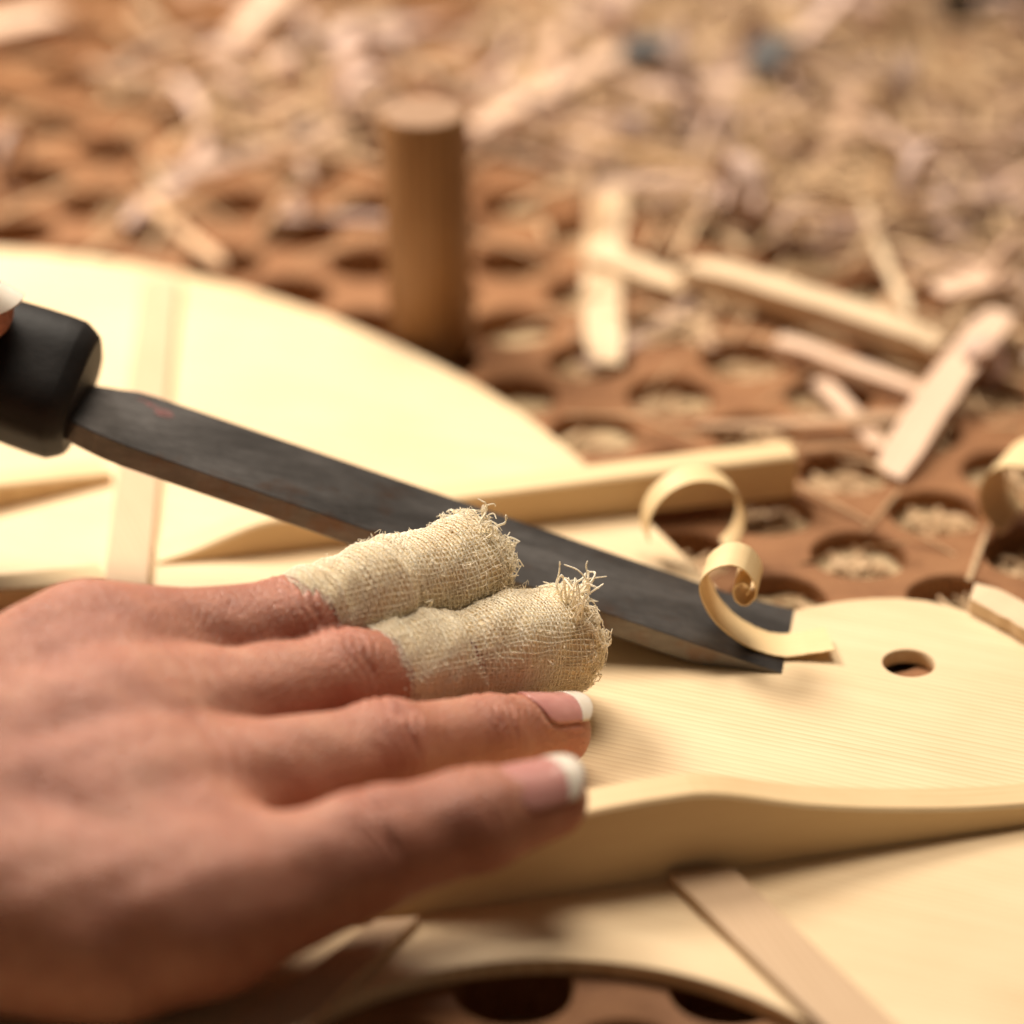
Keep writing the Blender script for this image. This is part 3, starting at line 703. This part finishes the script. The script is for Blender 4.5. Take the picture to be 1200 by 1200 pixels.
skin_object('body', grip_d, lo, hi, 2.0, lambda V: np.zeros(len(V)), gh)
ta = unit(TH_CH[3] - TH_CH[2]); tn = unit(nv - ta * (nv @ ta)); nail([None, None, TH_CH[2], th_tip], (ta, tn, np.cross(ta, tn)), 6.6, gh, (-11, 6.5), 1.0, 1.0)

# ------------------------------------------------------------------ shavings and offcuts
z1 = lambda x, y: (700 + x / 4, 600 + y / 4)
yc = P(920, 772, .4)[1]
near = [PY(*z1(x, y), yc) for x, y in ((1112, 655), (1000, 672), (880, 686), (760, 660), (640, 598), (545, 512), (490, 415), (482, 345), (515, 297), (565, 268), (622, 257), (682, 276), (722, 318),
                                        (744, 365), (738, 412), (694, 446), (650, 424), (637, 378), (662, 346), (697, 348), (712, 374), (697, 396))]
near = spline(np.array(near), 150); near[:, 2] += .35
tt = np.linspace(0, 1, 150)[:, None]
far = near + np.array([0, 1, 0]) * 8.8 * (1 - .1 * tt) + np.array([1, 0, 0]) * (-1.1 + 3.0 * np.clip(tt * 2.2, 0, 1) - .4 * tt) + np.array([0, 0, 1]) * (-.15 + .9 * tt)
rag = .12 * np.sin(tt * 90) * np.sin(tt * 37 + 1) + .07 * np.sin(tt * 230); far[:, 1:2] += rag; near[:, 1:2] -= rag[::-1] * .8
V, F = ribbon(near, far, .30)
tag(build('wood_curl', V, F, M['shaving'], smooth=False), 'crisp pale curl of wood just lifted by the chisel edge', 'shaving')
def arc_curl(cx, cy, z0, r, a0, a1, width, yaw, label, th=.32, grow=.0, tilt=0.0):
    c = P(cx, cy, z0); t = np.radians(np.linspace(a0, a1, 60)); rr = r * (1 + grow * np.linspace(0, 1, 60))
    d = np.array([math.cos(yaw), math.sin(yaw), 0]); n_ = np.array([-math.sin(yaw), math.cos(yaw), 0])
    A = c + (rr * np.cos(t))[:, None] * d + (rr * np.sin(t))[:, None] * np.array([0, tilt, 1.0]); B = A + n_ * width
    V, F = ribbon(A, B, th); return tag(build('wood_curl', V, F, M['shaving']), label, 'shaving')
arc_curl(818, 616, 7.5, 10.0, -48, 195, 6.5, .2, 'open hoop of pale shaving standing behind the chisel tip', grow=.06)
arc_curl(1192, 590, 6, 8.5, 60, 250, 15, -.5, 'broad cream shaving bent over on the board beside a hole', .5)

CHB = {}
def stick_mesh(L, W, H, seed, rag=1.0):
    r = np.random.default_rng(seed); n = 10; V = []; F = []
    for i in range(n):
        x = -L / 2 + L * i / (n - 1); e = 1 - .25 * (i in (0, n - 1)) * rag; b = .6 * math.sin(i * .5 + seed) * L / 60
        for y, z in ((-W / 2, 0), (W / 2, 0), (W / 2, H), (-W / 2, H)):
            V.append((x + r.normal(0, .5) * rag * (i in (0, n - 1)) * 2, y * e + b + r.normal(0, .12) * rag, z * e + r.normal(0, .1) * rag))
    for i in range(n - 1):
        for k in range(4): F.append([i * 4 + k, i * 4 + 4 + k, i * 4 + 4 + (k + 1) % 4, i * 4 + (k + 1) % 4])
    F.append([0, 1, 2, 3]); F.append([(n - 1) * 4 + k for k in (3, 2, 1, 0)])
    return mesh_data('stick', V, F, M['chip'])
def strip_mesh(L, W, seed, th=.5):
    r = np.random.default_rng(seed); n = 16; x = np.linspace(-L / 2, L / 2, n); a, b, c = r.uniform(.5, 3), r.uniform(0, 6), r.uniform(-.5, .5)
    z = 1.2 + a * np.sin(x / L * 3.1 + b) - a * np.sin(x / L * 3.1 + b).min() * 1.0; y = c * x * x / L; tw = np.linspace(-.5, .5, n) * r.uniform(-1.4, 1.4); w_ = W * (1 - .35 * np.abs(x / L * 2) ** 3 * r.random())
    A = np.stack([x, y - w_ / 2 * np.cos(tw), z - w_ / 2 * np.sin(tw)], 1); B = np.stack([x + r.uniform(-2, 2), y + w_ / 2 * np.cos(tw), z + w_ / 2 * np.sin(tw)], 1)
    V, F = ribbon(A, B, th); V[:, 2] -= V[:, 2].min(); return mesh_data('strip', V, F, M['chip'])
def curl_mesh(R, W, turns, seed, th=.45):
    r = np.random.default_rng(seed); n = 34; t = np.linspace(0, turns * 2 * math.pi, n) + r.uniform(0, 6); rr = R * np.linspace(1, .45 if turns > 1 else .85, n)
    A = np.stack([rr * np.cos(t), np.linspace(0, W * r.uniform(-.7, .7), n) - W / 2, rr * np.sin(t)], 1); B = A + np.array([0, W, 0.])
    V, F = ribbon(A, B, th); V[:, 2] -= V[:, 2].min(); return mesh_data('curl', V, F, M['chip'])
def place(name, me, pos, rz, label, group=None, cat='wood chip', rx=0.0, ry=0.0, sc=1.0):
    o = link(name, me); o.location = Vector(np.asarray(pos, float) * MM); o.rotation_euler = (rx, ry, rz); o.scale = (sc, sc, sc)
    tag(o, label, cat, group); return o
def stick_between(p, q, W, H, label, seed, name='wood_offcut', mat=None):
    p, q = np.array(p), np.array(q); d = q - p; L = np.linalg.norm(d)
    me = stick_mesh(L, W, H, seed); me.materials.clear(); me.materials.append(M['offcut_pink' if 'pink' in label or 'brown' in label else 'offcut'])
    return place(name, me, (p + q) / 2, math.atan2(d[1], d[0]), label, None, 'offcut', ry=-math.asin(d[2] / L))
zb = ZB
stick_between(P(806, 328, zb + 5), P(1104, 424, zb + .3), 8.5, 6.0, 'long thick pale offcut lying across the holes, longest of the offcuts', 31)
stick_between(P(694, 306, zb + 3), P(803, 346, zb + 1.5), 8, 3.2, 'short pale offcut butting against the end of the long thick offcut', 32)
stick_between(P(708, 212, zb + .2), P(712, 432, zb + .2), 9.2, 2.2, 'flat pale strip of wood lying beneath the short offcut', 33)
stick_between(P(1172, 372, zb + 7), P(1040, 560, zb + .4), 9.0, 2.2, 'pinkish flat lath resting with its end beside a hole', 34)
stick_between(P(914, 408, zb + 2.5), P(1082, 474, zb + .3), 5.5, 3.4, 'narrow pink splintered offcut alongside the long thick offcut', 35)
stick_between(P(962, 448, zb), P(1030, 530, zb + .3), 4.5, 1.4, 'small thin sliver under the narrow pink offcut', 36)
stick_between(P(1142, 705, .4), P(1240, 760, .4), 7.5, 3.0, 'blunt pale offcut lying on the rounded end of the soundboard', 37)
stick_between(P(-60, 72, zb + 1), P(78, 40, zb + 1), 12, 8, 'fat pinkish offcut lying on bare board away from the shavings', 38)
stick_between(P(282, 74, zb + .5), P(350, 4, zb + 14), 9, 8, 'brownish block end tilted up behind the peg', 39)
stick_between(P(560, 158, zb + 6), P(735, 64, zb + 6), 7, 3, 'pinkish narrow lath pointing away behind the peg', 40)
stick_between(P(1010, 236, zb + 9), P(1062, 372, zb + 6), 2.4, 1.4, 'hair thin straight sliver leaning on the heap of shavings', 41)
stick_between(P(1098, 346, zb + 5), P(1190, 326, zb + 5), 9, 2, 'ragged cream scrap at the top end of the pinkish lath', 42)
stick_between(P(600, 150, zb + 1), P(720, 196, zb + 1), 10, 3, 'pale pinkish chip on the board right beside the peg', 43)

random.seed(11); rg = np.random.default_rng(5)
kinds = {
    'wood_curl': ([curl_mesh(rg.uniform(4, 10), rg.uniform(2, 6), rg.uniform(.3, 1.2), 100 + i, .3) for i in range(12)], 'small curled wood shaving in the loose heap behind the peg', 'curled shavings in the heap', 'shaving'),
    'wood_shaving': ([strip_mesh(rg.uniform(24, 62), rg.uniform(1.6, 5.5), 200 + i, .35) for i in range(12)], 'thin flat bent shaving in the loose heap behind the peg', 'flat shavings in the heap', 'shaving'),
    'wood_splinter': ([stick_mesh(rg.uniform(20, 58), rg.uniform(1.0, 3.2), rg.uniform(.8, 2), 300 + i) for i in range(12)], 'narrow straight splinter of wood in the loose heap behind the peg', 'splinters in the heap', 'splinter')}
def measure(me): c = np.array([v.co for v in me.vertices]) / MM; return c.max(0) - c.min(0)
looks = {}
for kd, (ms, *_r) in kinds.items():
    looks[kd] = []
    for me in ms:
        d = measure(me)
        if kd == 'wood_curl': looks[kd].append(('tall ' if d[2] > 11 else 'low ') + ('broad banded' if d[1] > 6 else 'narrow banded') + ' curled shaving')
        elif kd == 'wood_shaving': looks[kd].append(('long ' if d[0] > 42 else 'short ') + ('arched' if d[2] > 4 else 'nearly flat') + ' thin shaving')
        else: looks[kd].append(('long ' if d[0] > 38 else 'stubby ') + ('thick' if d[1] > 3 else 'thin') + ' straight splinter')
def heap_density(px, py):
    r = 0.0
    if px > 560: r = np.interp(py, [-60, 60, 230, 330, 420, 520], [1, 1, 1, .7, .16, .02]) * np.interp(px, [560, 640, 760], [.35, .6, 1])
    else: r = .035 + .75 * math.exp(-((px - 330) / 130) ** 2 - ((py - 120) / 55) ** 2) + .45 * math.exp(-((px - 420) / 80) ** 2 - ((py - 90) / 90) ** 2) + .22 * math.exp(-((px - 180) / 60) ** 2 - ((py - 250) / 40) ** 2)
    if px > 560 and py > 400 and px < 900: r *= .25
    if 670 < px < 1120 and 255 + (px - 670) * .12 < py < 330 + (px - 670) * .32: r *= .12
    if 560 < px < 760 and py > 195: r *= .3
    if py < 30: r *= .8
    if px > 1070 and py < 75: r *= .06
    return r
def heap_height(px, py):
    return 20 * np.interp(px, [560, 760, 1000], [.1, .5, 1]) * np.interp(py, [0, 120, 260, 400], [1, 1, .8, 0.05]) if px > 560 else 6 * math.exp(-((px - 350) / 130) ** 2 - ((py - 110) / 60) ** 2)
PEGXY = c0[:2]
def free(q, m):
    if abs(q[0] - PEGXY[0]) < 14 and abs(q[1] - PEGXY[1]) < 14: return False
    return ((outline - q[:2]) ** 2).sum(1).min() > m * m
cnt = 0; tries = 0
while cnt < 285 and tries < 30000:
    tries += 1
    px, py = random.uniform(-60, 1260), random.uniform(-40, 520)
    if random.random() > heap_density(px, py): continue
    q = P(px, py, ZB)
    if px < 700 and py > 300 or not free(q, 26) or q[1] > 395: continue
    kd = random.choices(list(kinds), (.30, .42, .28))[0]; ms, lab, grp, cat = kinds[kd]
    k_ = random.randrange(12); size = random.uniform(.8, 1.3); wh = 'on the bare board around the peg' if px < 620 else ('on the board near the long thick offcut' if py > 250 else 'in the deep heap beyond the long offcut')
    lab = ('large ' if size > 1.05 else 'small ') + looks[kd][k_] + ' ' + wh; grp = kd.split('_')[1] + 's ' + wh
    z = ZB + .3 + heap_height(px, py) * random.random() ** 1.5
    place(kd, ms[k_], (q[0], q[1], z), random.uniform(0, 6.28), lab, grp, cat, rx=random.gauss(0, .25) if z > ZB + 3 else 0, ry=random.gauss(0, .25) if z > ZB + 3 else 0, sc=size)
    cnt += 1
# smaller debris: too fine to count
parts = []
for _ in range(20000):
    if len(parts) > 3000: break
    px, py = random.uniform(-60, 1260), random.uniform(-40, 700)
    inhole = random.random() < .4
    if not inhole and random.random() > heap_density(px, py) * (1 if px > 560 else .55) + .01: continue
    q = P(px, py, ZB)
    if inhole:
        i = round((q[0] - H0[0]) / HX); j = round((q[1] - H0[1]) / HY)
        if (i + j) % 2: i += 1
        hc_ = np.array([H0[0] + i * HX, H0[1] + j * HY]); a_ = random.uniform(0, 6.28); rr = HR * .62 * math.sqrt(random.random())
        c = np.array([hc_[0] + rr * math.cos(a_), hc_[1] + rr * math.sin(a_), ZB - BT + random.uniform(.3, 2.2)]); L = random.uniform(2.5, 8)
    else:
        c = np.array([q[0], q[1], ZB + .5 + heap_height(px, py) * random.random() * .9]); L = random.uniform(7, 38)
    if not free(c, 6) or (inhole and c[0] < 12): continue
    if px < 620 and py > 300: continue
    if 840 < px and py > 695: continue
    th_ = random.uniform(0, 6.28); d = np.array([math.cos(th_), math.sin(th_), random.gauss(0, .18)]) * L / 2; wd = np.array([-math.sin(th_), math.cos(th_), random.gauss(0, .5)]) * random.uniform(.2, .8)
    mid = c + np.array([0, 0, random.uniform(0, .12) * L])
    parts.append(ribbon(np.array([c - d - wd, mid - wd, c + d - wd * .4]), np.array([c - d + wd, mid + wd, c + d + wd * .4]), .3))
V, F = merge(parts); o = build('wood_debris', V, F, M['straw']); o['kind'] = 'stuff'; tag(o, 'fine slivers and crumbs of wood strewn over the board and in its holes', 'debris')
# odd grey and dark bits far back
for k, (px, py, L, W, H, lab) in enumerate(((762, 66, 16, 12, 4, 'slate grey flat chip among the far shavings'), (905, 72, 20, 10, 5, 'second slate grey chip, the narrower one, among the far shavings'))):
    me = stick_mesh(L, W, H, 400 + k); me.materials.clear(); me.materials.append(M['slate']); q = P(px, py, ZB + 16); place('slate_chip', me, q, .2 + k, lab, None, 'chip')
cl = tag(empty('bar_clamp', P(1180, 20, ZB)), 'dark iron clamp lying beyond the heap of shavings', 'clamp')
def boxm(c, s): 
    x, y, z = s; v = [(c[0] + a * x / 2, c[1] + b * y / 2, c[2] + d * z / 2) for d in (-1, 1) for a, b in ((-1, -1), (1, -1), (1, 1), (-1, 1))]
    return v, [[3, 2, 1, 0], [4, 5, 6, 7], [0, 1, 5, 4], [1, 2, 6, 5], [2, 3, 7, 6], [3, 0, 4, 7]]
q = P(1180, 20, ZB)
bevel(build('bar', *boxm(q + np.array([40, 0, 12]), (120, 9, 22)), M['darkiron'], cl), 1)
bevel(build('jaw', *boxm(q + np.array([-14, -4, 16]), (14, 26, 34)), M['darkiron'], cl), 2)
bevel(build('jaw', *boxm(q + np.array([58, -4, 16]), (14, 26, 34)), M['darkiron'], cl), 2)
